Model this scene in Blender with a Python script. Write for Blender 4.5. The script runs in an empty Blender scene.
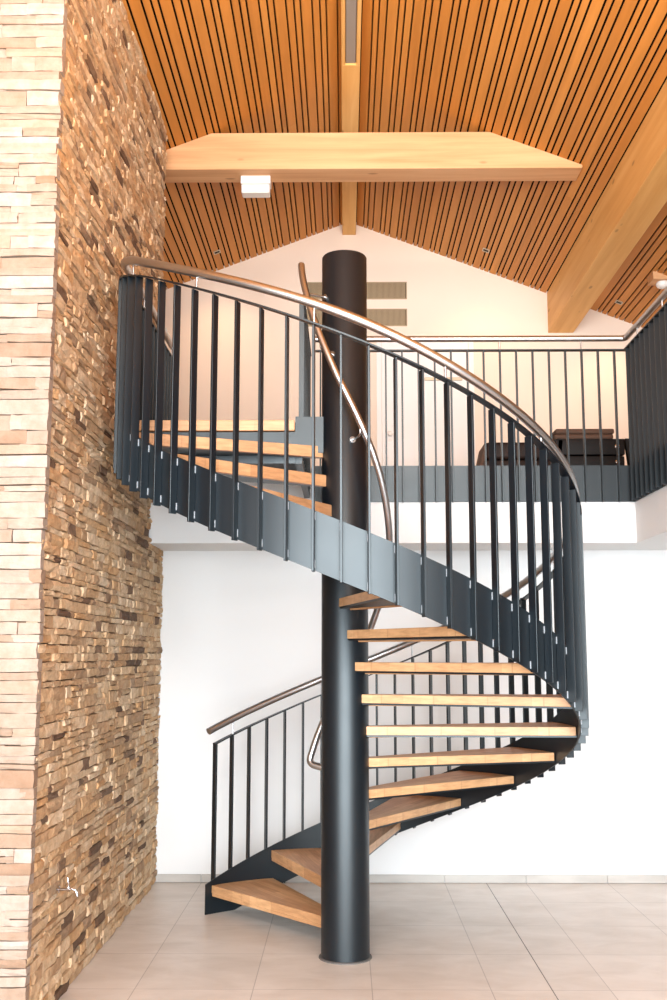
import bpy, bmesh, math, random
from mathutils import Vector, Matrix
R = math.radians
rnd = random.Random(7)
sc = bpy.context.scene
col = sc.collection

# ------------------------------------------------------------------ camera
CAM_Y, CAM_H = -5.94, 1.60
cd = bpy.data.cameras.new('camera')
cam = bpy.data.objects.new('camera', cd)
col.objects.link(cam)
cam.location = (0, CAM_Y, CAM_H)
cam.rotation_euler = (R(90 + 8.22), 0, R(0.61))
cd.sensor_fit = 'VERTICAL'
cd.sensor_height = 36.0
cd.lens = 1062.0 * 36.0 / 1000.0
cd.clip_start = 0.05
sc.camera = cam

# ------------------------------------------------------------------ light
sc.view_settings.view_transform = 'Standard'
sc.view_settings.look = 'None'
sc.view_settings.gamma = 1
sc.view_settings.use_curve_mapping = False
sc.view_settings.exposure = 0.40
w = bpy.data.worlds.new('daylight')
sc.world = w
w.use_nodes = True
bg = w.node_tree.nodes['Background']
bg.inputs[0].default_value = (0.80, 0.90, 1.0, 1)
bg.inputs[1].default_value = 1.0


def area(name, loc, rot, sx, sy, power, color):
    l = bpy.data.lights.new(name, 'AREA')
    l.shape = 'RECTANGLE'
    l.size, l.size_y = sx, sy
    l.energy = power
    l.color = color
    o = bpy.data.objects.new(name, l)
    col.objects.link(o)
    o.location = loc
    o.rotation_euler = rot
    return o


# daylight entering through the glazed wall behind the photographer
area('window_daylight', (0.0, -9.3, 2.1), (R(90), 0, 0), 8.6, 3.6, 1560, (0.90, 0.96, 1.0))
# added fill, no known source, for a highlight on the upper column
area('column_highlight_fill', (0.05, -9.3, 5.15), (R(90), 0, 0), 1.3, 1.5, 300, (1.0, 0.96, 0.92))
# added warm fill on the timber ceiling, standing for no known lamp
area('ceiling_warm_fill', (0.4, -3.2, 3.4), (R(180 - 12), 0, 0), 3.2, 1.2, 110, (1.0, 0.66, 0.36))


# ------------------------------------------------------------------ helpers
def tag(o, label=None, cat=None, group=None, kind=None):
    if label: o['label'] = label
    if cat: o['category'] = cat
    if group: o['group'] = group
    if kind: o['kind'] = kind
    return o


def obj(name, bm, mat, parent=None, smooth=False, loc=None, rotz=None):
    me = bpy.data.meshes.new(name)
    bmesh.ops.recalc_face_normals(bm, faces=bm.faces)
    if smooth:
        for f in bm.faces: f.smooth = True
    bm.to_mesh(me)
    bm.free()
    for m in (mat if isinstance(mat, (list, tuple)) else [mat]):
        me.materials.append(m)
    if smooth:
        try: me.set_sharp_from_angle(angle=R(40))
        except Exception: pass
    o = bpy.data.objects.new(name, me)
    col.objects.link(o)
    if parent: o.parent = parent
    if loc: o.location = loc
    if rotz is not None: o.rotation_euler = (0, 0, rotz)
    return o


def link_copy(src, parent, loc=None, rotz=None):
    o = src.copy()
    col.objects.link(o)
    o.parent = parent
    if loc: o.location = loc
    if rotz is not None: o.rotation_euler = (0, 0, rotz)
    return o


def empty(name, loc=(0, 0, 0)):
    o = bpy.data.objects.new(name, None)
    col.objects.link(o)
    o.location = loc
    o.empty_display_size = 0.1
    return o


def box(bm, x0, x1, y0, y1, z0, z1, bev=0.0, mi=0, seg=1):
    v = [bm.verts.new(p) for p in ((x0, y0, z0), (x1, y0, z0), (x1, y1, z0), (x0, y1, z0),
                                   (x0, y0, z1), (x1, y0, z1), (x1, y1, z1), (x0, y1, z1))]
    fs = []
    for q in ((0, 3, 2, 1), (4, 5, 6, 7), (0, 1, 5, 4), (1, 2, 6, 5), (2, 3, 7, 6), (3, 0, 4, 7)):
        f = bm.faces.new([v[i] for i in q]); f.material_index = mi; fs.append(f)
    if bev:
        es = list({e for f in fs for e in f.edges})
        bmesh.ops.bevel(bm, geom=es, offset=bev, segments=seg, affect='EDGES', profile=0.6)


def poly_prism(bm, pts, z0, z1, bev=0.0, mi=0):
    n = len(pts)
    lo = [bm.verts.new((p[0], p[1], z0)) for p in pts]
    hi = [bm.verts.new((p[0], p[1], z1)) for p in pts]
    fs = [bm.faces.new(lo[::-1]), bm.faces.new(hi)]
    for i in range(n):
        j = (i + 1) % n
        fs.append(bm.faces.new((lo[i], lo[j], hi[j], hi[i])))
    for f in fs: f.material_index = mi
    if bev:
        es = list(fs[0].edges) + list(fs[1].edges)
        bmesh.ops.bevel(bm, geom=es, offset=bev, segments=2, affect='EDGES', profile=0.6)


def lathe(bm, prof, seg=48, mat=None, mi=0):
    """prof: list of (r, z); mat: placing matrix"""
    rings = []
    for r, z in prof:
        if r < 1e-6:
            p = Vector((0, 0, z))
            rings.append([bm.verts.new(mat @ p if mat else p)])
        else:
            ring = []
            for i in range(seg):
                a = 2 * math.pi * i / seg
                p = Vector((r * math.cos(a), r * math.sin(a), z))
                ring.append(bm.verts.new(mat @ p if mat else p))
            rings.append(ring)
    for A, B in zip(rings[:-1], rings[1:]):
        if len(A) == 1 and len(B) == 1: continue
        if len(A) == 1:
            for i in range(seg): f = bm.faces.new((A[0], B[i], B[(i + 1) % seg])); f.material_index = mi
        elif len(B) == 1:
            for i in range(seg): f = bm.faces.new((A[i], B[0], A[(i + 1) % seg])); f.material_index = mi
        else:
            for i in range(seg):
                j = (i + 1) % seg
                f = bm.faces.new((A[i], A[j], B[j], B[i])); f.material_index = mi
    return rings


def tube(bm, pts, r, seg=16, cap=True, dome=False):
    pts = [Vector(p) for p in pts]
    n = len(pts)
    tang = []
    for i in range(n):
        a = pts[max(i - 1, 0)]; b = pts[min(i + 1, n - 1)]
        tang.append((b - a).normalized())
    t0 = tang[0]
    up = Vector((0, 0, 1)) if abs(t0.z) < 0.9 else Vector((1, 0, 0))
    nrm = (up - t0 * up.dot(t0)).normalized()
    rings = []
    rad = [r] * n
    if dome:
        P, T, RR = [], [], []
        for k in range(4):
            a = (k / 4) * math.pi / 2
            P.append(pts[0] - tang[0] * r * 0.5 * math.cos(a)); T.append(tang[0]); RR.append(max(r * math.sin(a), r * 0.25))
        P += pts; T += tang; RR += rad
        for k in range(3, -1, -1):
            a = (k / 4) * math.pi / 2
            P.append(pts[-1] + tang[-1] * r * 0.5 * math.cos(a)); T.append(tang[-1]); RR.append(max(r * math.sin(a), r * 0.25))
        pts, tang, rad = P, T, RR
    for p, t, q in zip(pts, tang, rad):
        nrm = (nrm - t * nrm.dot(t)).normalized()
        b = t.cross(nrm)
        rings.append([bm.verts.new(p + q * (math.cos(2 * math.pi * k / seg) * nrm + math.sin(2 * math.pi * k / seg) * b)) for k in range(seg)])
    for A, B in zip(rings[:-1], rings[1:]):
        for i in range(seg):
            j = (i + 1) % seg
            bm.faces.new((A[i], A[j], B[j], B[i]))
    if cap:
        bm.faces.new(rings[0][::-1]); bm.faces.new(rings[-1])


def sweep_sections(bm, sections):
    """sections: list of equal-length lists of points (closed section), capped at both ends"""
    vs = [[bm.verts.new(p) for p in s] for s in sections]
    n = len(vs[0])
    for A, B in zip(vs[:-1], vs[1:]):
        for i in range(n):
            j = (i + 1) % n
            bm.faces.new((A[i], A[j], B[j], B[i]))
    bm.faces.new(vs[0][::-1]); bm.faces.new(vs[-1])


# ------------------------------------------------------------------ materials
def new_mat(name, base, rough=0.5, metal=0.0, spec=0.5):
    m = bpy.data.materials.new(name)
    m.use_nodes = True
    b = m.node_tree.nodes['Principled BSDF']
    b.inputs['Base Color'].default_value = (*base, 1)
    b.inputs['Roughness'].default_value = rough
    b.inputs['Metallic'].default_value = metal
    b.inputs['Specular IOR Level'].default_value = spec
    return m, m.node_tree, b


def nd(nt, typ, **kw):
    n = nt.nodes.new(typ)
    for k, v in kw.items():
        if k.startswith('i_'):
            n.inputs[k[2:].replace('_', ' ')].default_value = v
        else:
            setattr(n, k, v)
    return n


def ramp(nt, fac, stops, interp='LINEAR'):
    n = nt.nodes.new('ShaderNodeValToRGB')
    cr = n.color_ramp
    cr.interpolation = interp
    while len(cr.elements) < len(stops): cr.elements.new(0.5)
    for e, (p, c) in zip(cr.elements, stops):
        e.position = p
        e.color = (*c, 1)
    nt.links.new(fac, n.inputs[0])
    return n.outputs[0]


def mix(nt, fac, a, b, mode='MIX'):
    n = nt.nodes.new('ShaderNodeMix')
    n.data_type = 'RGBA'
    n.blend_type = mode
    for s, v in ((0, fac), (6, a), (7, b)):
        if hasattr(v, 'is_output'): nt.links.new(v, n.inputs[s])
        else: n.inputs[s].default_value = v if s == 0 else (*v, 1)
    return n.outputs[2]


def bump(nt, b, height, strength, dist=0.01):
    n = nt.nodes.new('ShaderNodeBump')
    n.inputs['Strength'].default_value = strength
    n.inputs['Distance'].default_value = dist
    nt.links.new(height, n.inputs['Height'])
    nt.links.new(n.outputs[0], b.inputs['Normal'])


def coords(nt, kind='Object', scale=(1, 1, 1), loc=(0, 0, 0), rot=(0, 0, 0)):
    t = nt.nodes.new('ShaderNodeTexCoord')
    mp = nt.nodes.new('ShaderNodeMapping')
    mp.inputs['Scale'].default_value = scale
    mp.inputs['Location'].default_value = loc
    mp.inputs['Rotation'].default_value = rot
    nt.links.new(t.outputs[kind], mp.inputs[0])
    return mp.outputs[0]


def plaster(name, base):
    m, nt, b = new_mat(name, base, 0.75, 0, 0.25)
    c = coords(nt, 'Object', (60, 60, 60))
    n = nd(nt, 'ShaderNodeTexNoise', i_Scale=4.0, i_Detail=4.0)
    nt.links.new(c, n.inputs['Vector'])
    bump(nt, b, n.outputs[0], 0.06, 0.004)
    return m


def wood_beam(name, axis, c0, c1, c2):
    """grain stretched along axis, knots, faint lamination joints"""
    m, nt, b = new_mat(name, c1, 0.55, 0, 0.3)
    s = [14, 14, 14]; s[axis] = 0.7
    c = coords(nt, 'Object', s)
    n = nd(nt, 'ShaderNodeTexNoise', i_Scale=1.0, i_Detail=6.0, i_Roughness=0.6, i_Distortion=0.4)
    nt.links.new(c, n.inputs['Vector'])
    base = ramp(nt, n.outputs[0], [(0.3, c0), (0.52, c1), (0.75, c2)])
    s2 = [7, 7, 7]; s2[axis] = 2.6
    ck = coords(nt, 'Object', s2)
    v = nd(nt, 'ShaderNodeTexVoronoi', i_Scale=1.0, i_Randomness=1.0)
    nt.links.new(ck, v.inputs['Vector'])
    kn = ramp(nt, v.outputs['Distance'], [(0.0, (1, 1, 1)), (0.075, (0.8, 0.8, 0.8)), (0.13, (0, 0, 0))])
    sep = nd(nt, 'ShaderNodeSeparateColor')
    nt.links.new(v.outputs['Color'], sep.inputs[0])
    gate = nd(nt, 'ShaderNodeMath', operation='GREATER_THAN')
    nt.links.new(sep.outputs[0], gate.inputs[0]); gate.inputs[1].default_value = 0.5
    mul = nd(nt, 'ShaderNodeMath', operation='MULTIPLY')
    nt.links.new(kn, mul.inputs[0]); nt.links.new(gate.outputs[0], mul.inputs[1])
    mul2 = nd(nt, 'ShaderNodeMath', operation='MULTIPLY')
    nt.links.new(mul.outputs[0], mul2.inputs[0]); mul2.inputs[1].default_value = 0.6
    out = mix(nt, mul2.outputs[0], base, (0.22, 0.09, 0.025))
    nt.links.new(out, b.inputs['Base Color'])
    return m


M = {}
M['white_wall'] = plaster('white_plaster', (0.71, 0.725, 0.73))
M['beam_x'] = wood_beam('spruce_along_x', 0, (0.55, 0.28, 0.125), (0.65, 0.36, 0.175), (0.72, 0.425, 0.225))
M['beam_y'] = wood_beam('spruce_along_y', 1, (0.68, 0.35, 0.10), (0.76, 0.43, 0.14), (0.82, 0.51, 0.19))

# slatted ceiling: wood slats (tone differs from slat to slat) over black felt
m, nt, b = new_mat('ceiling_slat_wood', (0.5, 0.24, 0.07), 0.5, 0, 0.3)
g = nd(nt, 'ShaderNodeNewGeometry')
t0 = ramp(nt, g.outputs['Random Per Island'], [(0.0, (0.57, 0.225, 0.040)), (0.5, (0.62, 0.25, 0.046)), (1.0, (0.67, 0.285, 0.058))])
c = coords(nt, 'Object', (16, 0.8, 16))
n = nd(nt, 'ShaderNodeTexNoise', i_Scale=1.0, i_Detail=5.0, i_Roughness=0.6)
nt.links.new(c, n.inputs['Vector'])
t1 = ramp(nt, n.outputs[0], [(0.3, (0.80, 0.78, 0.74)), (0.7, (1, 1, 1))])
nt.links.new(mix(nt, 1.0, t0, t1, 'MULTIPLY'), b.inputs['Base Color'])
M['slat'] = m
M['felt'] = new_mat('black_felt', (0.012, 0.008, 0.006), 0.9, 0, 0.1)[0]

# oak stave board for treads: local x runs from the pole outwards
m, nt, b = new_mat('oak_staves', (0.6, 0.36, 0.17), 0.46, 0, 0.5)
c = coords(nt, 'Object')
br = nd(nt, 'ShaderNodeTexBrick', offset=0.5, i_Scale=1.0)
br.inputs['Brick Width'].default_value = 0.34
br.inputs['Row Height'].default_value = 0.045
br.inputs['Mortar Size'].default_value = 0.0006
br.inputs['Bias'].default_value = 0.0
br.inputs['Color1'].default_value = (0.50, 0.265, 0.125, 1)
br.inputs['Color2'].default_value = (0.66, 0.39, 0.20, 1)
br.inputs['Mortar'].default_value = (0.50, 0.27, 0.13, 1)
nt.links.new(c, br.inputs['Vector'])
c2 = coords(nt, 'Object', (3, 40, 40))
n = nd(nt, 'ShaderNodeTexNoise', i_Scale=1.5, i_Detail=6.0, i_Roughness=0.65, i_Distortion=0.3)
nt.links.new(c2, n.inputs['Vector'])
t1 = ramp(nt, n.outputs[0], [(0.3, (0.72, 0.68, 0.62)), (0.62, (1, 1, 1))])
nt.links.new(mix(nt, 1.0, br.outputs['Color'], t1, 'MULTIPLY'), b.inputs['Base Color'])
M['oak'] = m

# painted anthracite steel
m, nt, b = new_mat('anthracite_steel', (0.0015, 0.0040, 0.0072), 0.40, 0.0, 0.62)
b.inputs['Specular Tint'].default_value = (0.88, 0.97, 1.0, 1)
c = coords(nt, 'Object', (1, 1, 1))
n = nd(nt, 'ShaderNodeTexNoise', i_Scale=5.0, i_Detail=5.0)
nt.links.new(c, n.inputs['Vector'])
rr = nd(nt, 'ShaderNodeMapRange')
rr.inputs['To Min'].default_value = 0.36; rr.inputs['To Max'].default_value = 0.45
nt.links.new(n.outputs[0], rr.inputs[0]); nt.links.new(rr.outputs[0], b.inputs['Roughness'])
M['steel'] = m
# brushed stainless
m, nt, b = new_mat('brushed_stainless', (0.50, 0.50, 0.505), 0.33, 1.0, 0.5)
M['inox'] = m
M['clip_grey'] = new_mat('bright_weld_tab', (0.30, 0.33, 0.36), 0.5)[0]
M['side_wall'] = new_mat('dark_side_wall', (0.075, 0.062, 0.052), 0.6)[0]  # unseen side walls, finish picked dark to deepen reflections in the steel
M['gable'] = plaster('warm_lit_plaster', (0.87, 0.725, 0.605))  # warm bounce from the wood ceiling put into the plaster colour
M['chrome'] = new_mat('chrome', (0.62, 0.62, 0.64), 0.18, 1.0)[0]
M['black_rubber'] = new_mat('black_rubber', (0.015, 0.015, 0.015), 0.6)[0]
M['white_plastic'] = new_mat('white_plastic', (0.80, 0.78, 0.75), 0.4)[0]
M['dark_hole'] = new_mat('dark_recess', (0.02, 0.015, 0.012), 0.7)[0]
M['diffuser'] = new_mat('frosted_diffuser', (0.26, 0.235, 0.21), 0.35)[0]
M['vent'] = new_mat('vent_metal', (0.40, 0.30, 0.18), 0.5, 0.3)[0]
M['leather'] = new_mat('dark_brown_leather', (0.016, 0.008, 0.006), 0.55, 0.0, 0.2)[0]
M['black_lacquer'] = new_mat('black_lacquer', (0.005, 0.004, 0.004), 0.55, 0.0, 0.2)[0]
M['brown_cloth'] = new_mat('brown_cloth', (0.085, 0.045, 0.028), 0.8)[0]
M['brushed_brass'] = new_mat('champagne_metal', (0.50, 0.42, 0.30), 0.4, 0.6)[0]
M['silicone'] = new_mat('grey_sealant', (0.10, 0.095, 0.09), 0.6)[0]
M['door_white'] = new_mat('white_lacquered_door', (0.84, 0.83, 0.81), 0.4)[0]
M['alu'] = new_mat('grey_aluminium_frame', (0.10, 0.105, 0.11), 0.4, 0.3)[0]

# floor tiles
m, nt, b = new_mat('floor_tiles', (0.5, 0.43, 0.37), 0.42, 0, 0.45)
c = coords(nt, 'Object', (1, 1, 1), (-0.128, -0.06, 0))
br = nd(nt, 'ShaderNodeTexBrick', offset=0.0, i_Scale=1.0)
br.inputs['Brick Width'].default_value = 0.572
br.inputs['Row Height'].default_value = 0.61
br.inputs['Mortar Size'].default_value = 0.0026
br.inputs['Mortar Smooth'].default_value = 0.3
br.inputs['Color1'].default_value = (0.66, 0.605, 0.555, 1)
br.inputs['Color2'].default_value = (0.71, 0.655, 0.605, 1)
br.inputs['Mortar'].default_value = (0.42, 0.38, 0.35, 1)
nt.links.new(c, br.inputs['Vector'])
c2 = coords(nt, 'Object', (1.2, 2.2, 1))
n = nd(nt, 'ShaderNodeTexNoise', i_Scale=2.2, i_Detail=8.0, i_Roughness=0.62, i_Distortion=0.5)
nt.links.new(c2, n.inputs['Vector'])
t1 = ramp(nt, n.outputs[0], [(0.3, (0.80, 0.77, 0.74)), (0.7, (1.0, 1.0, 1.0))])
nt.links.new(mix(nt, 1.0, br.outputs['Color'], t1, 'MULTIPLY'), b.inputs['Base Color'])
bump(nt, b, n.outputs[0], 0.08, 0.004)
M['tiles'] = m
m, nt, b = new_mat('skirting_tile', (0.50, 0.46, 0.42), 0.45)
c = coords(nt, 'Object', (1.2, 1.2, 3))
n = nd(nt, 'ShaderNodeTexNoise', i_Scale=3.0, i_Detail=6.0)
nt.links.new(c, n.inputs['Vector'])
nt.links.new(ramp(nt, n.outputs[0], [(0.3, (0.36, 0.34, 0.315)), (0.7, (0.46, 0.44, 0.41))]), b.inputs['Base Color'])
M['skirting'] = m

# ledge stone
m, nt, b = new_mat('ledge_stone', (0.5, 0.35, 0.2), 0.85, 0, 0.2)
g = nd(nt, 'ShaderNodeNewGeometry')
t0 = ramp(nt, g.outputs['Random Per Island'],
          [(0.00, (0.144, 0.092, 0.064)), (0.05, (0.218, 0.147, 0.102)), (0.09, (0.437, 0.312, 0.208)), (0.28, (0.543, 0.380, 0.237)),
           (0.40, (0.627, 0.408, 0.223)), (0.52, (0.602, 0.442, 0.288)), (0.68, (0.680, 0.522, 0.355)), (0.84, (0.743, 0.603, 0.443)), (1.0, (0.650, 0.451, 0.263))])
c = coords(nt, 'Object', (1, 1, 1))
n = nd(nt, 'ShaderNodeTexNoise', i_Scale=22.0, i_Detail=8.0, i_Roughness=0.65)
nt.links.new(c, n.inputs['Vector'])
n2 = nd(nt, 'ShaderNodeTexNoise', i_Scale=5.0, i_Detail=4.0)
nt.links.new(c, n2.inputs['Vector'])
t1 = ramp(nt, n.outputs[0], [(0.3, (0.66, 0.60, 0.54)), (0.65, (1, 1, 1))])
t2 = ramp(nt, n2.outputs[0], [(0.35, (1.0, 0.93, 0.84)), (0.65, (1.0, 1.0, 1.0))])
nt.links.new(mix(nt, 1.0, mix(nt, 1.0, t0, t1, 'MULTIPLY'), t2, 'MULTIPLY'), b.inputs['Base Color'])
bump(nt, b, n.outputs[0], 0.9, 0.02)
M['stone'] = m
m, nt, b = new_mat('window_lit_stone', (0.6, 0.5, 0.38), 0.85, 0, 0.2)  # same ledge stone on the front face, bright window light put into its tones
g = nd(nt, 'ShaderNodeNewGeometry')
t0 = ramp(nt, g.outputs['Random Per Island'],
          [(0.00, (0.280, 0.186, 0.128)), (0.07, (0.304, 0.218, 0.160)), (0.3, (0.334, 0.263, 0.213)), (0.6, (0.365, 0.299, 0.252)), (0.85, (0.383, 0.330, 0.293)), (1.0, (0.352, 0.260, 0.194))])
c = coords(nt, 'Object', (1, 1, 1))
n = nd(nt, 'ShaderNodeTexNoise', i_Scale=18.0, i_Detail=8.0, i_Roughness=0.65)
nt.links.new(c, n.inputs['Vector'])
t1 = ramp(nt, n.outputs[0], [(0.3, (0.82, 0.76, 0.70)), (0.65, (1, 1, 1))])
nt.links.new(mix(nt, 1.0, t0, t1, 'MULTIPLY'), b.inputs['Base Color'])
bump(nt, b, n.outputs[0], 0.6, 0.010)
M['lit_stone'] = m
M['mortar'] = new_mat('stone_backing', (0.16, 0.10, 0.06), 0.9, 0, 0.1)[0]

# ------------------------------------------------------------------ the room
RIDGE_X, RIDGE_Z, SLOPE = 0.05, 6.09, 0.383
GABLE_Y, WALL_Y, FACE_Y = 4.70, 1.86, 1.32
XL, XR, REAR_Y = -4.6, 5.2, -9.2
SOFFIT_Z, SLAB_Z, GAL_Z = 2.35, 2.632, 2.884
WING_X = 2.0


def roof_z(x): return RIDGE_Z - SLOPE * abs(x - RIDGE_X)


bm = bmesh.new(); box(bm, XL, XR, REAR_Y, 5.0, -0.12, 0)
tag(obj('floor', bm, M['tiles']), kind='structure')
bm = bmesh.new(); box(bm, 0.991, 0.9945, -6, WALL_Y - 0.012, 0.0, 0.0012)
tag(obj('trim_1', bm, M['silicone']), kind='structure')
bm = bmesh.new(); box(bm, -1.42, XR, WALL_Y, WALL_Y + 0.2, 0, SOFFIT_Z)
tag(obj('wall_back', bm, M['white_wall']), kind='structure')
bm = bmesh.new()
x = 0.127 - 0.572 * 3
while x < XR:
    box(bm, max(x + 0.0015, -1.34), min(x + 0.5705, XR), WALL_Y - 0.012, WALL_Y, 0.002, 0.056, 0.0012)
    x += 0.572
tag(obj('baseboard_back', bm, M['skirting']), kind='structure')

# upper gable wall
bm = bmesh.new()
pts = [(XL, 2.6), (XR, 2.6), (XR, roof_z(XR) + .03), (RIDGE_X, RIDGE_Z + .03), (XL, roof_z(XL) + .03)]
a = [bm.verts.new((p[0], GABLE_Y, p[1])) for p in pts]
c_ = [bm.verts.new((p[0], GABLE_Y + 0.2, p[1])) for p in pts]
bm.faces.new(a); bm.faces.new(c_[::-1])
for i in range(5):
    j = (i + 1) % 5
    bm.faces.new((a[i], c_[i], c_[j], a[j]))
tag(obj('wall_gable', bm, M['gable']), kind='structure')
bm = bmesh.new(); box(bm, XL - 0.2, XL, REAR_Y, 4.9, 0, roof_z(XL) + 0.1)
tag(obj('wall_left', bm, M['side_wall']), kind='structure')
bm = bmesh.new(); box(bm, XR, XR + 0.2, REAR_Y, 4.9, 0, roof_z(XR) + 0.1)
tag(obj('wall_right', bm, M['side_wall']), kind='structure')

# gallery slab with its wing along the right side (white rendered edge)
bm = bmesh.new()
pts = [(-1.37, FACE_Y), (WING_X, FACE_Y), (WING_X, -2.4), (XR, -2.4), (XR, GABLE_Y), (XL, GABLE_Y), (XL, 1.63), (-1.37, 1.63)]
poly_prism(bm, pts, SOFFIT_Z, SLAB_Z)
pts = [(-1.37, FACE_Y + .03), (WING_X + .03, FACE_Y + .03), (WING_X + .03, -2.4), (XR, -2.4), (XR, GABLE_Y), (XL, GABLE_Y), (XL, 1.63), (-1.37, 1.63)]
poly_prism(bm, pts, SLAB_Z, GAL_Z)
tag(obj('floor_gallery', bm, M['white_wall']), kind='structure')

# slatted ceiling, both slopes, as one lining
bm = bmesh.new()
CEIL_Y0 = REAR_Y
ca = 1.0 / math.sqrt(1 + SLOPE * SLOPE)


def slope_board(side, d0, d1, y0, y1, t0, t1, mi):
    """board between horizontal distances d0..d1 from the ridge, t = thickness above the lining face"""
    nx, nz = side * SLOPE * ca, ca
    P = []
    for d in (d0, d1):
        px, pz = RIDGE_X + side * d, RIDGE_Z - SLOPE * d
        P.append((px + nx * t0, pz + nz * t0)); P.append((px + nx * t1, pz + nz * t1))
    q = [P[0], P[2], P[3], P[1]]
    lo = [bm.verts.new((p[0], y0, p[1])) for p in q]
    hi = [bm.verts.new((p[0], y1, p[1])) for p in q]
    fs = [bm.faces.new(lo), bm.faces.new(hi[::-1])]
    for i in range(4):
        j = (i + 1) % 4
        fs.append(bm.faces.new((lo[i], hi[i], hi[j], lo[j])))
    for f in fs: f.material_index = mi


W = (0.0775, 0.0425, 0.0525)
GAP = 0.013
for side in (1, -1):
    d, k = 0.246 - 0.1725 - 0.0525 if side > 0 else 0.267 - 0.1725 - 0.0525, 2
    while d < 5.3:
        wd = W[k % 3]
        # boards are butt jointed along their length
        y = CEIL_Y0
        cut = 2.25 + rnd.uniform(-0.3, 0.3) if rnd.random() < 0.5 else 9
        for y0, y1 in ((y, cut), (cut, GABLE_Y)) if cut < GABLE_Y else ((y, GABLE_Y),):
            slope_board(side, max(d + GAP / 2, 0.005), d + wd - GAP / 2, y0 + 0.0008, y1 - 0.0008, 0.0, 0.02, 0)
        d += wd; k += 1
    slope_board(side, -0.02, 5.4, CEIL_Y0, GABLE_Y + .2, 0.035, 0.10, 1)
tag(obj('ceiling', bm, [M['slat'], M['felt']]), kind='structure')

# rear glazing frame behind the photographer
bm = bmesh.new()
for x in (XL, -2.4, -0.05, 2.3, XR - 0.1): box(bm, x, x + 0.1, REAR_Y, REAR_Y + 0.1, 0, 4.35)
box(bm, XL, XR, REAR_Y, REAR_Y + 0.1, 4.3, 4.45); box(bm, XL, XR, REAR_Y, REAR_Y + 0.1, 0, 0.1)
for x in (-2.4, -0.05, 2.3): box(bm, x, x + 0.1, REAR_Y, REAR_Y + 0.1, 4.45, roof_z(x + .05) - 0.02)
tag(obj('window_1', bm, M['alu']), kind='structure')

# timber: tie beam, ridge beam, purlin
TB_Y0, TB_Y1, TB_Z0, TB_Z1 = 1.94, 2.18, 5.366, 5.67
bm = bmesh.new()
xa = (RIDGE_Z - TB_Z0) / SLOPE; xb = (RIDGE_Z - TB_Z1) / SLOPE
xe = 1.868 - RIDGE_X
pts = [(RIDGE_X - xe, TB_Z0), (RIDGE_X + xe, TB_Z0), (RIDGE_X + xe, RIDGE_Z - SLOPE * xe - .002), (RIDGE_X + xb, TB_Z1), (RIDGE_X - xb, TB_Z1), (RIDGE_X - xe, RIDGE_Z - SLOPE * xe - .002)]
lo = [bm.verts.new((p[0], TB_Y0, p[1])) for p in pts]; hi = [bm.verts.new((p[0], TB_Y1, p[1])) for p in pts]
fs = [bm.faces.new(lo), bm.faces.new(hi[::-1])]
for i in range(6):
    j = (i + 1) % 6
    bm.faces.new((lo[i], hi[i], hi[j], lo[j]))
bmesh.ops.bevel(bm, geom=list(bm.edges), offset=0.004, segments=1, affect='EDGES')
tag(obj('tie_beam', bm, M['beam_x']), 'pale spruce cross beam with sloping ends under the slatted ceiling', 'beam', kind='structure')

RB_Z0 = 5.948
bm = bmesh.new()
LY = 1.445
box(bm, -0.02, 0.12, LY, GABLE_Y, RB_Z0, 6.06, 0.003)
box(bm, -0.02, 0.009, REAR_Y, LY, RB_Z0, 6.06, 0.003); box(bm, 0.091, 0.12, REAR_Y, LY, RB_Z0, 6.06, 0.003)
box(bm, 0.009, 0.091, REAR_Y, LY, RB_Z0 + 0.06, 6.06)
tag(obj('ridge_beam', bm, M['beam_y']), 'narrow spruce ridge beam running along the peak of the ceiling', 'beam', kind='structure')
bm = bmesh.new()
PX0, PX1, PZ0 = 2.105, 2.365, 4.878
pts = [(PX0, PZ0), (PX1, PZ0), (PX1, roof_z(PX1) + .01), (PX0, roof_z(PX0) + .01)]
lo = [bm.verts.new((p[0], REAR_Y, p[1])) for p in pts]; hi = [bm.verts.new((p[0], GABLE_Y, p[1])) for p in pts]
bm.faces.new(lo); bm.faces.new(hi[::-1])
for i in range(4):
    j = (i + 1) % 4
    bm.faces.new((lo[i], hi[i], hi[j], lo[j]))
bmesh.ops.bevel(bm, geom=list(bm.edges), offset=0.004, segments=1, affect='EDGES')
tag(obj('purlin_beam', bm, M['beam_y']), 'thick spruce purlin running back along the right slope of the ceiling', 'beam', kind='structure')

# stone clad pier: every ledge stone modelled, one lining
SX, SY = -1.335, -1.285     # nominal faces
bm = bmesh.new()


STONE_MI = 0


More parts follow.
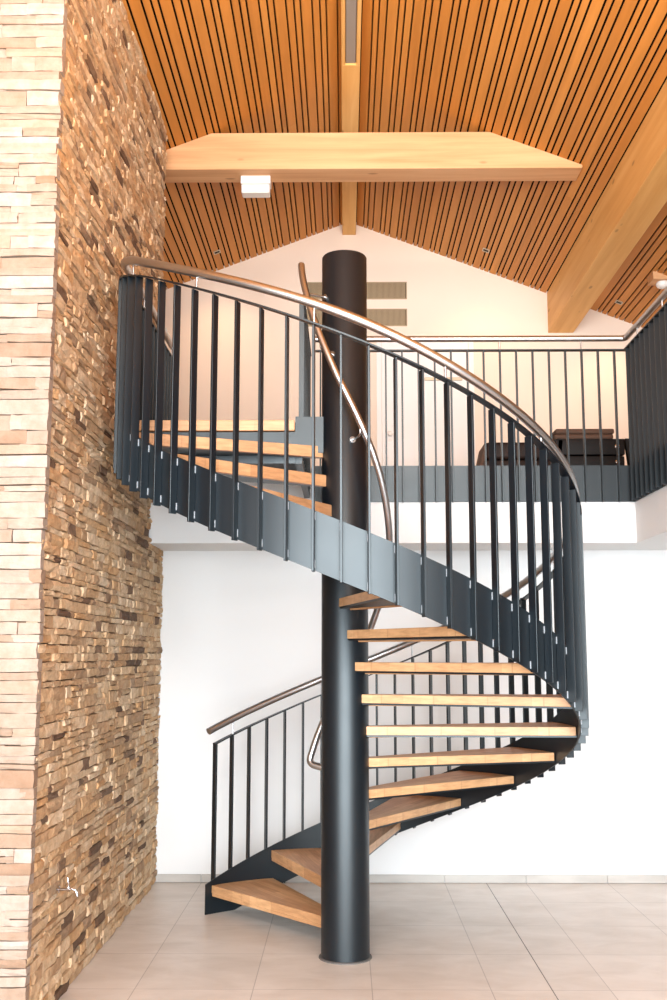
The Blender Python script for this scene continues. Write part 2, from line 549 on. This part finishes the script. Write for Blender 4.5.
def stone(p0, ux, uy, un, L, H, D, j=0.006, tilt=0.0):
    """box with origin p0, length L along ux, height H along uy, depth D along un; jittered outer face"""
    nc = 3 if L > 0.12 else 2
    back = [bm.verts.new(p0 + ux * L * (c / nc) + uy * H * r - un * 0.05) for r in (0, 1) for c in range(nc + 1)]
    top, low = rnd.uniform(-j, j) * 0.5, rnd.uniform(-j, j) * 0.5
    rows = []
    for r in (0, 0.5, 1):
        row = []
        for c in range(nc + 1):
            q = p0 + ux * L * (c / nc) + uy * H * r + un * (D + tilt * (c / nc - .5) + rnd.uniform(-j, j) * (1.0 if r == 0.5 else 0.8) - (0.0 if r == .5 else 0.003))
            q = q + uy * ((low if r == 0 else top if r == 1 else 0) + rnd.uniform(-j, j) * (0.55 if r != 0.5 else 0.3))
            if c in (0, nc): q = q + ux * rnd.uniform(-j, j) * 0.7 - un * 0.002
            row.append(bm.verts.new(q))
        rows.append(row)
    fs = []
    for a_, b_ in zip(rows[:-1], rows[1:]):
        for c in range(nc): fs.append(bm.faces.new((a_[c], a_[c + 1], b_[c + 1], b_[c])))
    for c in range(nc):
        fs.append(bm.faces.new((back[c], back[c + 1], rows[0][c + 1], rows[0][c])))
        fs.append(bm.faces.new((rows[2][c], rows[2][c + 1], back[nc + 2 + c], back[nc + 1 + c])))
    fs.append(bm.faces.new((back[0], rows[0][0], rows[1][0], rows[2][0], back[nc + 1])))
    fs.append(bm.faces.new((rows[0][nc], back[nc], back[2 * nc + 1], rows[2][nc], rows[1][nc])))
    for f in fs: f.material_index = STONE_MI


X_, Y_, Z_ = Vector((1, 0, 0)), Vector((0, 1, 0)), Vector((0, 0, 1))


def clad(origin, ux, un, length, ztop, hr, lr, dr, j, gap, tl):
    z = 0.002
    while z < ztop(0) + 0.1:
        h = rnd.uniform(*hr)
        s = -rnd.uniform(0, 0.05)
        Lmax = length(z)
        while s < Lmax:
            L = rnd.uniform(*lr) * (0.55 if rnd.random() < 0.25 else 1)
            if s + L > Lmax - 0.04: L = Lmax - s + rnd.uniform(-0.008, 0.02)
            p = origin + ux * max(s, -0.012) + Z_ * z
            if z + h < ztop((origin + ux * (s + L / 2)).y if abs(ux.y) > .5 else (origin + ux * s).x):
                # now and then two thin stones share a course
                if h > 0.058 and rnd.random() < 0.4:
                    q = rnd.uniform(0.4, 0.6) * h
                    stone(p, ux, Z_, un, L - gap, q - gap, rnd.uniform(*dr), j, rnd.uniform(-tl, tl))
                    stone(p + Z_ * q, ux, Z_, un, L - gap, h - q - gap, rnd.uniform(*dr), j, rnd.uniform(-tl, tl))
                else:
                    stone(p, ux, Z_, un, L - gap * 0.5, h - gap, rnd.uniform(*dr), j, rnd.uniform(-tl, tl))
            s += L
        z += h


STONE_TOP = 5.52
clad(Vector((SX - 0.012, SY + 0.022, 0)), Y_, X_, lambda z: (WALL_Y - SY - 0.015) if z < SOFFIT_Z - .03 else (1.545 - SY), lambda t: STONE_TOP,
     (0.028, 0.064), (0.09, 0.30), (0.004, 0.018), 0.0065, 0.004, 0.008)
# front face runs left from the arris
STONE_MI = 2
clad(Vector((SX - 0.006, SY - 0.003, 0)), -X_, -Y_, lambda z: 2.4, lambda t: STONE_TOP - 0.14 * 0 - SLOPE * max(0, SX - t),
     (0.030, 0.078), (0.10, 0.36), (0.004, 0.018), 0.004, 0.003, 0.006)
# back end above the gallery floor
STONE_MI = 0
clad(Vector((SX - 0.03, 1.56, 0)), -X_, Y_, lambda z: 1.2, lambda t: STONE_TOP - SLOPE * max(0, SX - t),
     (0.034, 0.072), (0.08, 0.3), (0.000, 0.02), 0.006, 0.003, 0.01)
for x0, x1, y0, y1, z0, z1 in ((-3.7, SX - 0.02, SY + 0.02, 1.55, 0, SOFFIT_Z), (-3.7, SX - 0.02, 1.55, WALL_Y + .1, 0, SOFFIT_Z)):
    box(bm, x0, x1, y0, y1, z0, z1, mi=1)
pts = [(-3.7, SOFFIT_Z), (SX - 0.02, SOFFIT_Z), (SX - 0.02, STONE_TOP), (-3.7, STONE_TOP - SLOPE * 2.35)]
lo = [bm.verts.new((p[0], SY + .02, p[1])) for p in pts]; hi = [bm.verts.new((p[0], 1.55, p[1])) for p in pts]
fs = [bm.faces.new(lo), bm.faces.new(hi[::-1])]
for i in range(4):
    j = (i + 1) % 4
    fs.append(bm.faces.new((lo[i], hi[i], hi[j], lo[j])))
for f in fs: f.material_index = 1
tag(obj('wall_stone', bm, [M['stone'], M['mortar'], M['lit_stone']]), 'tall pier clad in rough ledge stones beside the staircase', 'wall', kind='structure')

# ------------------------------------------------------------------ spiral staircase
RISE, STEP = 0.1725, 19.33
A_NOSE, A_REAR, OFF_N, OFF_R = 132.27, 114.44, 0.011, 0.055
POLE_R = 0.1300


def pitch(a): return RISE * ((A_NOSE - a) / STEP + 1)


def smin(a, b, k=0.05):
    h = max(0.0, min(1.0, 0.5 + 0.5 * (b - a) / k))
    return b * (1 - h) + a * h - k * h * (1 - h)


def ease(a): return 1 - 0.016 * max(0.0, min(1.0, (-120 - a) / 60))


def cyl(r, a, z): return Vector((r * math.cos(R(a)), r * math.sin(R(a)), z))


LAND_BAND_T, LAND_BAND_B, RAIL_FLAT, RAIL_HAND = 2.886, 2.634, 3.715, 3.81
stair = tag(empty('spiral_staircase'), 'anthracite steel spiral staircase with oak treads winding around a thick central column', 'staircase')
bm = bmesh.new()
lathe(bm, [(0, 0.001), (POLE_R, 0.001), (POLE_R, 3.880), (POLE_R - 0.005, 3.888), (0, 3.888)], 96)
obj('central_column', bm, M['steel'], stair, True)
bm = bmesh.new()
lathe(bm, [(POLE_R - .002, 0.0005), (POLE_R + 0.012, 0.0005), (POLE_R + 0.011, 0.006), (POLE_R - .002, 0.009)], 96)
obj('base_ring', bm, M['silicone'], stair, True)

# treads: wedge in local space, nosing direction at angle A_NOSE-mid ...
MID = (A_NOSE + A_REAR) / 2
R_TREAD = 1.246


def line_pt(ang, off, s):
    return (s * math.cos(R(ang)) + off * math.sin(R(ang)), s * math.sin(R(ang)) - off * math.cos(R(ang)))


def wedge(r_out, inset=0.0, s_in=0.118):
    an, ar = A_NOSE - MID, A_REAR - MID
    on, orr = OFF_N + inset, OFF_R - inset
    p = [line_pt(an, on, s_in), ]
    q0 = line_pt(an, on, math.sqrt(r_out ** 2 - on ** 2)); q1 = line_pt(ar, orr, math.sqrt(r_out ** 2 - orr ** 2))
    b0, b1 = math.atan2(q0[1], q0[0]), math.atan2(q1[1], q1[0])
    for i in range(9):
        b_ = b0 + (b1 - b0) * i / 8
        p.append((r_out * math.cos(b_), r_out * math.sin(b_)))
    p.append(line_pt(ar, orr, s_in))
    return p[::-1]


bm = bmesh.new(); poly_prism(bm, wedge(R_TREAD), -0.046, 0.0, 0.003)
tread0 = obj('tread', bm, M['oak'], stair)
bm = bmesh.new(); poly_prism(bm, wedge(R_TREAD + 0.006, 0.004), -0.056, -0.046)
plate0 = obj('support_plate', bm, M['steel'], tread0)
an_ = A_NOSE - MID
bm = bmesh.new()
q_ = [line_pt(an_, OFF_N + o_, s_) for o_, s_ in ((0.0, 0.125), (0.0, 1.240), (0.032, 1.240), (0.032, 0.135))]
poly_prism(bm, q_, -0.064, -0.0455, 0.002)
nose0 = obj('nosing', bm, M['oak'], tread0)
for k in range(1, 17):
    t = tread0 if k == 1 else link_copy(tread0, stair)
    if k > 1: link_copy(plate0, t); link_copy(nose0, t)
    t.location = (0, 0, RISE * k)
    t.rotation_euler = (0, 0, R(MID - STEP * (k - 1)))

# outer stringer: rolled flat plate, then straight along the landing
ST_R0, ST_R1 = 1.253, 1.261
A0, A1 = 133.6, -180.0
bm = bmesh.new()
secs = []
N = 220
for i in range(N + 1):
    a = A0 + (A1 - A0) * i / N
    t = smin(pitch(a) + 0.020, LAND_BAND_T); bt = max(smin(pitch(a) - 0.248, LAND_BAND_B), 0.001)
    r0, r1 = ST_R0 * ease(a), ST_R1 * ease(a)
    secs.append([cyl(r0, a, bt), cyl(r1, a, bt), cyl(r1, a, t), cyl(r0, a, t)])
for y in (0.3, FACE_Y - .002):
    secs.append([Vector((-ST_R0 * ease(-180), y, LAND_BAND_B)), Vector((-ST_R1 * ease(-180), y, LAND_BAND_B)), Vector((-ST_R1 * ease(-180), y, LAND_BAND_T)), Vector((-ST_R0 * ease(-180), y, LAND_BAND_T))])
sweep_sections(bm, secs)
obj('stringer', bm, M['steel'], stair, True)

# balusters
B_R0, B_R1, B_T = 1.2615, 1.303, 0.0105
A_BAR, D_BAR = 130.2, 19.33 / 3.5


def rail_off(a):
    t = max(0.0, min(1.0, (70 - a) / 110))
    return 0.836 + 0.032 * t * t * (3 - 2 * t)




def bar_mesh(r0, r1, th, z0, z1):
    b_ = bmesh.new(); box(b_, r0, r1, -th / 2, th / 2, z0, z1, 0.0012); return b_


H_BAR = 1.118

base_bar = obj('baluster', bar_mesh(B_R0, B_R1, B_T, 0.0, H_BAR), M['steel'], stair)
clip_data = None
bar_data = base_bar.data
nbar = 0
while True:
    a = A_BAR - D_BAR * nbar
    if a < -178.5: break
    b0 = smin(pitch(a) - 0.256, LAND_BAND_B - 0.004)
    if nbar == 0:
        o = base_bar
    else:
        o = link_copy(base_bar, stair); o.data = bar_data
    zt = smin(pitch(a) + rail_off(a), RAIL_FLAT + .015, 0.30)
    zb = max(b0, 0.003)
    if b0 < 0.003 or abs((zt - zb) - H_BAR) > 0.02:
        me = bpy.data.meshes.new('baluster')
        b_ = bar_mesh(B_R0, B_R1, B_T, 0.0, zt - zb); b_.to_mesh(me); b_.free(); me.materials.append(M['steel'])
        o.data = me
    o.location = cyl(-B_R1 * (1 - ease(a)), a, zb); o.rotation_euler = (0, 0, R(a))
    if a < 24:
        for z in (0.018, 0.232):
            if clip_data is None:
                bm = bmesh.new(); box(bm, B_R0 - 0.0005, B_R0 + 0.0055, B_T / 2, B_T / 2 + 0.0015, 0, 0.034)
                clip_data = obj('clip', bm, M['clip_grey'], o, loc=(0, 0, z))
                c_ = clip_data
            else:
                c_ = link_copy(clip_data, o)
            c_.location = (0, 0 if a < -92 else -B_T - 0.0015, z)
    nbar += 1
# straight run along the stone pier and along the open side of the landing
for i in range(14):
    y = 0.085 + 0.1135 * i
    o = link_copy(base_bar, stair, (B_R1 * (1 - ease(-180)), y, LAND_BAND_B - 0.004), R(180))
    me = bpy.data.meshes.get('baluster_straight')
    if me is None:
        me = bpy.data.meshes.new('baluster_straight')
        b_ = bar_mesh(B_R0, B_R1, B_T, 0.0, RAIL_FLAT - LAND_BAND_B + .004); b_.to_mesh(me); b_.free(); me.materials.append(M['steel'])
    if y > FACE_Y - 0.02:
        me = bpy.data.meshes.new('baluster_gallery')
        b_ = bar_mesh(B_R0, B_R1, B_T, 0.0, RAIL_FLAT - GAL_Z - .002); b_.to_mesh(me); b_.free(); me.materials.append(M['steel'])
        o.location.z = GAL_Z + .002
    o.data = me
bm = bmesh.new(); box(bm, -0.262, -0.232, -0.012, 0.0, 2.78, 3.655, 0.001)
obj('baluster', bm, M['steel'], stair)
for i in range(10):
    y = 0.10 + 0.118 * i
    bm = bmesh.new(); box(bm, -0.262, -0.232, y - .005, y + .005, 2.70, 3.655, 0.001)
    obj('baluster', bm, M['steel'], stair)
bm = bmesh.new(); box(bm, -0.264, -0.230, -0.012, FACE_Y - 0.06, 3.655, 3.663, 0.001)
obj('top_rail', bm, M['steel'], stair)

# flat top rail
bm = bmesh.new(); secs = []
for i in range(N + 1):
    a = A_BAR + 0.25 + (A1 - A_BAR - 0.25) * i / N
    z = smin(pitch(a) + rail_off(a), RAIL_FLAT + .015, 0.30)
    r0, r1 = B_R0 * ease(a), B_R1 * ease(a)
    secs.append([cyl(r0, a, z), cyl(r1, a, z), cyl(r1, a, z + 0.008), cyl(r0, a, z + 0.008)])
for y in (0.3, 1.58):
    secs.append([Vector((-B_R0 * ease(-180), y, RAIL_FLAT)), Vector((-B_R1 * ease(-180), y, RAIL_FLAT)), Vector((-B_R1 * ease(-180), y, RAIL_FLAT + .008)), Vector((-B_R0 * ease(-180), y, RAIL_FLAT + .008))])
sweep_sections(bm, secs)
obj('top_rail', bm, M['steel'], stair, True)

# round handrail and its pins
HR = 1.272


def hand_z(a):
    d = 0.943 + 0.030 * math.exp(-((a + 90) / 30) ** 2)
    return smin(pitch(a) + d, RAIL_HAND + .015, 0.22)


pts = [cyl(HR * ease(132.9 + (A1 - 132.9) * i / 260), 132.9 + (A1 - 132.9) * i / 260, hand_z(132.9 + (A1 - 132.9) * i / 260)) for i in range(261)]
pts += [Vector((-HR * ease(-180), y, RAIL_HAND)) for y in (0.15, 0.4, 0.8, 1.58)]
bm = bmesh.new(); tube(bm, pts, 0.0225, 20)
hand = obj('handrail', bm, M['inox'], stair, True)


def pin(parent, p, z0, z1):
    b_ = bmesh.new(); tube(b_, [(p[0], p[1], z0), (p[0], p[1], z1)], 0.006, 10)
    return obj('pin', b_, M['inox'], parent, True)


for n in range(1, nbar, 5):
    a = A_BAR - D_BAR * n
    pin(hand, cyl(HR * ease(a), a, 0), smin(pitch(a) + rail_off(a) + .008, RAIL_FLAT + .023, 0.30), hand_z(a) - 0.015)
for y in (0.45, 1.0, 1.52): pin(hand, (-HR * ease(-180), y), RAIL_FLAT + .008, RAIL_HAND)

# inner handrail around the column
IR = 0.252


def inner_z(a):
    d = 0.875
    if a < -100: d += 0.07 * min(1, (-100 - a) / 50)
    if a > 60: d += 0.055 * min(1, (a - 60) / 40)
    if -50 < a <= 60: d -= 0.05 * math.exp(-((a + 5) / 25) ** 2)
    return pitch(a) + d


pts = []
# lower end turns down and back into the column
zl = inner_z(136)
foot = cyl(IR + .014, 141, zl - 0.082)
hub = cyl(0.118, 120, zl - 0.112)
d1 = (cyl(IR, 134, inner_z(134)) - foot).normalized(); d2 = (hub - foot).normalized()
pts.append(hub); pts.append(foot + d2 * 0.07)
for t in range(0, 7):
    u = t / 6
    p0, p2 = foot + d2 * 0.045, foot + d1 * 0.045
    pts.append(p0 * (1 - u) ** 2 + foot * 2 * u * (1 - u) + p2 * u ** 2)
na = 150
for i in range(na + 1):
    a = 131.0 + (-172 - 131.0) * i / na
    pts.append(cyl(IR, a, inner_z(a)))
bm = bmesh.new(); tube(bm, pts, 0.0195, 16, dome=True)
inner = obj('inner_handrail', bm, M['inox'], stair, True)
for a in (-149, -122, -70, -2, 62, 112):
    b_ = bmesh.new()
    z = inner_z(a)
    if a < -140:
        tube(b_, [cyl(IR, a, z), cyl(0.12, a, z)], 0.007, 10)
    else:
        tube(b_, [cyl(IR, a, z - 0.01), cyl(IR - .002, a, z - 0.055), cyl(IR - 0.012, a, z - 0.068), cyl(IR - 0.03, a, z - 0.072), cyl(0.12, a, z - 0.072)], 0.006, 10)
    c0 = cyl(POLE_R, a, z if a < -140 else z - 0.072)
    q = Vector((0, 0, 1)).rotation_difference(Vector((c0.x, c0.y, 0)).normalized()).to_matrix().to_4x4()
    lathe(b_, [(0, -.002), (0.018, -.002), (0.018, 0.004), (0, 0.004)], 16, Matrix.Translation(c0) @ q)
    obj('bracket', b_, M['inox'], inner, True)

# landing: oak floor on a steel tray
bm = bmesh.new(); box(bm, -1.250, -0.282, -0.062, FACE_Y - 0.002, 2.846, 2.908, 0.003)
obj('landing_board', bm, M['oak'], stair)
bm = bmesh.new()
box(bm, -1.250, -0.279, -0.050, -0.040, 2.66, 2.838)
box(bm, -0.279, -0.10, -0.050, -0.040, 2.72, 2.928)
box(bm, -0.279, -0.240, -0.040, FACE_Y - .012, 2.66, 2.932)
box(bm, -1.250, -0.28, -0.040, FACE_Y - .002, 2.832, 2.842)
obj('landing_tray', bm, M['steel'], stair)

# ------------------------------------------------------------------ gallery railing
G_FLAT, G_HAND = 3.697, 3.786
gr = tag(empty('gallery_railing', (0, 0, 0)), 'dark steel gallery railing with flat uprights and round handrail around the upper floor', 'railing')
GY = FACE_Y
WY0 = -2.3
bm = bmesh.new()
box(bm, -0.222, WING_X, GY - 0.010, GY - 0.001, LAND_BAND_B, LAND_BAND_T)
obj('band_plate', bm, M['steel'], gr)
bm = bmesh.new()
box(bm, WING_X - 0.010, WING_X - 0.001, WY0, GY - 0.010, LAND_BAND_B, LAND_BAND_T)
obj('band_plate', bm, M['steel'], gr)
bm = bmesh.new(); box(bm, -0.005, 0.005, -0.0415, 0, LAND_BAND_B - .004, G_FLAT, 0.001)
gb = obj('baluster', bm, M['steel'], gr, loc=(1.886, GY - 0.0105, 0))
gc = []
for z in (LAND_BAND_B + 0.015, LAND_BAND_T - 0.045):
    bm = bmesh.new(); box(bm, 0.005, 0.008, -0.010, -0.001, z, z + 0.032)
    gc.append(obj('clip', bm, M['black_rubber'], gb))
for i in range(1, 19):
    o = link_copy(gb, gr, (1.886 - 0.1141 * i, GY - 0.0105, 0))
    for c_ in gc: link_copy(c_, o)
for i in range(31):
    o = link_copy(gb, gr, (WING_X - 0.0105, GY - 0.10 - 0.1135 * i, 0), R(-90))
bm = bmesh.new()
pts = [(-0.222, GY - .052), (WING_X - .052, GY - .052), (WING_X - .052, WY0), (WING_X - .0105, WY0), (WING_X - .0105, GY - .0105), (-0.222, GY - .0105)]
poly_prism(bm, pts[::-1], G_FLAT, G_FLAT + 0.008)
obj('top_rail', bm, M['steel'], gr)
hx = WING_X - 0.030
pts = [Vector((-0.216, GY - .03, G_HAND)), Vector((0.5, GY - .03, G_HAND)), Vector((hx - 0.03, GY - .03, G_HAND))]
for t in range(1, 6):
    th = math.pi / 2 * t / 6
    pts.append(Vector((hx - 0.03 + 0.03 * math.sin(th), GY - .06 + .03 * math.cos(th), G_HAND)))
pts += [Vector((hx, GY - .06, G_HAND)), Vector((hx, 0, G_HAND)), Vector((hx, WY0, G_HAND))]
bm = bmesh.new(); tube(bm, pts, 0.0215, 18)
gh = obj('handrail', bm, M['inox'], gr, True)
for x in (1.658, 1.087, 0.517, -0.054): pin(gh, (x, GY - .03), G_FLAT + .008, G_HAND - .015)
for i in range(6): pin(gh, (hx, GY - 0.327 - 0.5675 * i), G_FLAT + .008, G_HAND - .015)

# ------------------------------------------------------------------ fittings
# wall vents left and right of the column top
for i, (z0, z1, lab) in enumerate(((5.245, 5.43, 'upper of two slotted tan ventilation grilles on the gable wall'), (4.955, 5.14, 'lower of two slotted tan ventilation grilles on the gable wall'))):
    v = tag(empty('ventilation_grille', (0.125, GABLE_Y, z0)), lab, 'vent', 'ventilation grilles on the gable wall')
    bm = bmesh.new()
    x0, x1, h = -0.53, 0.525, z1 - z0
    box(bm, x0, x1, -0.012, 0, 0, 0.008); box(bm, x0, x1, -0.012, 0, h - .008, h)
    box(bm, x0, x0 + .008, -0.012, 0, 0.008, h - .008); box(bm, x1 - .008, x1, -0.012, 0, 0.008, h - .008)
    obj('frame', bm, M['vent'], v)
    bm = bmesh.new()
    x = x0 + 0.016
    while x < x1 - 0.014:
        box(bm, x, x + 0.0075, -0.010, -0.002, 0.008, h - 0.008); x += 0.0125
    obj('louvre', bm, M['vent'], v)
    bm = bmesh.new(); box(bm, x0 + .008, x1 - .008, -0.0018, -0.0005, 0.008, h - 0.008)
    obj('backing', bm, new_mat('vent_shadow_gap', (0.12, 0.08, 0.045), 0.8)[0] if i == 0 else bpy.data.materials['vent_shadow_gap'], v)

# white door in the gable wall
dr = tag(empty('door_1', (0.38, GABLE_Y, GAL_Z)), 'white flush door with round knob in the gallery back wall', 'door', kind='structure')
bm = bmesh.new()
box(bm, -0.05, 0, -0.012, 0, 0, 1.96, 0.002); box(bm, 0.90, 0.95, -0.012, 0, 0, 1.96, 0.002); box(bm, 0, 0.90, -0.012, 0, 1.92, 1.96, 0.002)
obj('door_frame', bm, M['door_white'], dr)
bm = bmesh.new(); box(bm, 0.004, 0.896, -0.008, 0, 0.004, 1.918, 0.002)
leaf = obj('door_leaf', bm, M['door_white'], dr)
mat = Matrix.Rotation(R(90), 4, 'X')
bm = bmesh.new(); lathe(bm, [(0, 0), (0.024, 0), (0.024, 0.005), (0.010, 0.008), (0.010, 0.03), (0.022, 0.038), (0.027, 0.05), (0.022, 0.062), (0, 0.066)], 24, Matrix.Translation((0.084, -0.008, 0.93)) @ mat)
obj('door_knob', bm, M['white_plastic'], leaf, True)
bm = bmesh.new(); lathe(bm, [(0, 0), (0.022, 0), (0.022, 0.006), (0, 0.008)], 20, Matrix.Translation((0.084, -0.008, 0.865)) @ mat)
obj('lock_rosette', bm, M['white_plastic'], leaf, True)
bm = bmesh.new(); box(bm, 0.44, 0.83, -0.022, -0.008, 1.488, 1.522, 0.004)
obj('door_bar', bm, M['brushed_brass'], leaf)

# white box hung under the tie beam
bx = tag(empty('beam_fixture', (-0.706, 2.02, TB_Z0)), 'white rectangular box fixed under the front of the spruce tie beam', 'fixture')
bm = bmesh.new(); box(bm, -0.118, 0.118, 0.03, 0.15, -0.066, 0.0, 0.004)
obj('mount', bm, M['white_plastic'], bx)
bm = bmesh.new(); box(bm, -0.112, 0.112, 0.036, 0.145, -0.140, -0.068, 0.008)
obj('housing', bm, M['white_plastic'], bx)

# linear lamp let into the ridge beam
bm = bmesh.new(); box(bm, 0.012, 0.088, REAR_Y + .2, LY - 0.004, RB_Z0 + 0.012, RB_Z0 + 0.058, 0.004)
tag(obj('linear_lamp', bm, M['diffuser']), 'long grey lamp strip recessed into the underside of the ridge beam', 'lamp')

# little square ceiling spots
ang = math.atan(SLOPE)
for x, y, lab in ((1.409, 4.17, 'small square ceiling spot between the ridge and the thick purlin'),
                  (2.733, 4.27, 'small square ceiling spot beyond the thick purlin, near the smoke detector'),
                  (-1.276, 4.22, 'small square ceiling spot on the left slope above the curved handrail')):
    s = tag(empty('ceiling_spot', (x, y, roof_z(x) - 0.001)), lab, 'spotlight', 'recessed ceiling spots')
    s.rotation_euler = (0, ang if x > RIDGE_X else -ang, 0)
    bm = bmesh.new()
    for q in ((-0.036, 0.036, -0.036, -0.026), (-0.036, 0.036, 0.026, 0.036), (-0.036, -0.026, -0.026, 0.026), (0.026, 0.036, -0.026, 0.026)):
        box(bm, *q, -0.008, 0.0)
    obj('trim_ring', bm, M['brushed_brass'], s)
    bm = bmesh.new(); box(bm, -0.026, 0.026, -0.026, 0.026, -0.003, 0.0)
    obj('aperture', bm, M['dark_hole'], s)
    l = bpy.data.lights.new('gable_warm_fill', 'SPOT'); l.energy = 20; l.color = (1.0, 0.62, 0.34); l.spot_size = R(120); l.spot_blend = 0.9; l.shadow_soft_size = 0.03
    o = bpy.data.objects.new('gable_warm_fill', l); col.objects.link(o); o.location = (x, y, roof_z(x) - 0.03)  # added warm light below the unlit spots to tint the gable wall

# smoke detector on a wedge block
sx_, sy_ = 2.91, 3.42
sd = tag(empty('smoke_detector', (sx_, sy_, roof_z(sx_))), 'round white smoke detector on a wooden wedge beside the right railing', 'detector')
bm = bmesh.new(); box(bm, -0.11, 0.20, -0.09, 0.09, -0.035, 0.06, 0.003)
obj('wedge_block', bm, M['beam_x'], sd)
bm = bmesh.new(); lathe(bm, [(0, -0.036), (0.055, -0.036), (0.06, -0.046), (0.06, -0.060), (0.048, -0.082), (0.028, -0.092), (0, -0.094)], 32)
obj('housing', bm, M['white_plastic'], sd, True)

# garden tap on the stone
tp = tag(empty('wall_tap', (-1.322, -0.85, 0.523)), 'small chrome water tap sticking out low from the stone pier', 'tap')
bm = bmesh.new()
mat = Matrix.Rotation(R(90), 4, 'Y')
lathe(bm, [(0, -0.01), (0.026, -0.01), (0.026, 0.004), (0.012, 0.007), (0.012, 0.06), (0.016, 0.062), (0.016, 0.085), (0, 0.085)], 20, mat)
lathe(bm, [(0.011, -0.012), (0.013, 0.016), (0.009, 0.026), (0.006, 0.028), (0.006, 0.04), (0, 0.04)], 16, Matrix.Translation((0.073, 0, 0)))
obj('valve_body', bm, M['chrome'], tp, True)
bm = bmesh.new()
tube(bm, [(0.075, 0, 0.0), (0.100, 0, 0.004), (0.122, 0, -0.004), (0.136, 0, -0.022), (0.140, 0, -0.050)], 0.0095, 14)
obj('spout', bm, M['chrome'], tp, True)
bm = bmesh.new()
tube(bm, [(0.073, -0.002, 0.036), (0.070, -0.002, 0.055), (0.064, -0.003, 0.086)], 0.0065, 10, dome=True)
obj('lever', bm, M['chrome'], tp, True)
tp.scale = (0.62, 0.62, 0.62)

# benches on the gallery
BY = 2.9


def bench(x0, x1, h, name_label, mat_b, legs_slant):
    r = tag(empty('gallery_bench', ((x0 + x1) / 2, BY, GAL_Z)), name_label, 'bench', 'benches on the gallery')
    L = (x1 - x0) / 2
    return r, L


r, L = bench(1.115, 1.72, 0.44, 'dark brown leather bench behind the gallery railing, left of the cushion pile', M['leather'], 0)
bm = bmesh.new(); box(bm, -L + 0.05, L, -0.22, 0.22, 0.30, 0.445, 0.03, seg=3)
obj('seat', bm, M['leather'], r, True)
bm = bmesh.new(); box(bm, -L + .03, L, -0.215, 0.215, 0.16, 0.292, 0.02, seg=2)
obj('seat_base', bm, M['leather'], r, True)
for sx in (-L + 0.06, L - 0.06):
    for sy in (-0.18, 0.18):
        bm = bmesh.new()
        tube(bm, [(sx - .03 * (1 if sx < 0 else -1), sy, 0.0), (sx, sy, 0.17)], 0.018, 10)
        obj('leg', bm, M['black_lacquer'], r, True)
bm = bmesh.new()
sweep_sections(bm, [[Vector((-L - 0.015, y, 0.16)), Vector((-L + .03, y, 0.16)), Vector((-L + .065, y, 0.43)), Vector((-L + .045, y, 0.44))] for y in (-0.2, 0.2)])
obj('arm_panel', bm, M['brown_cloth'], r)

r, L = bench(1.735, 2.33, 0.47, 'black bench with two round metal studs and a splayed leg at the railing corner', M['black_lacquer'], 1)
bm = bmesh.new(); box(bm, -L, L - 0.02, -0.22, 0.22, 0.335, 0.47, 0.012, seg=2)
obj('seat', bm, M['black_lacquer'], r, True)
bm = bmesh.new(); box(bm, -L, L - 0.025, -0.215, 0.215, 0.19, 0.325, 0.012, seg=2)
obj('seat_base', bm, M['black_lacquer'], r, True)
for z in (0.405, 0.275):
    bm = bmesh.new(); lathe(bm, [(0, 0), (0.02, 0), (0.02, 0.006), (0.012, 0.012), (0, 0.013)], 20, Matrix.Translation((L - 0.085, -0.218, z)) @ Matrix.Rotation(R(90), 4, 'X'))
    obj('stud', bm, M['chrome'], r, True)
for s in (-1, 1):
    for sy in (-0.19, 0.19):
        bm = bmesh.new()
        secs = []
        for t, z in ((0.055, 0.0), (0.0, 0.47)):
            xx = s * (L + 0.0 + t) if s > 0 else -L + 0.05 - t
            secs.append([Vector((xx - .016, sy - .03, z)), Vector((xx + .016, sy - .03, z)), Vector((xx + .016, sy + .03, z)), Vector((xx - .016, sy + .03, z))])
        sweep_sections(bm, secs)
        obj('leg', bm, M['black_lacquer'], r)
for i, (z, dx, lab) in enumerate(((0.470, -0.01, 'flat brown cushion lying directly on the black gallery bench'), (0.516, 0.0, 'flat brown cushion on top of the pile on the black gallery bench'))):
    bm = bmesh.new(); box(bm, -0.245, 0.245, -0.2, 0.2, 0, 0.044, 0.019, seg=3)
    tag(obj('bench_cushion', bm, M['brown_cloth'], None, True, (1.99 + dx, BY, GAL_Z + z)), lab, 'cushion', 'cushions piled on the gallery bench')
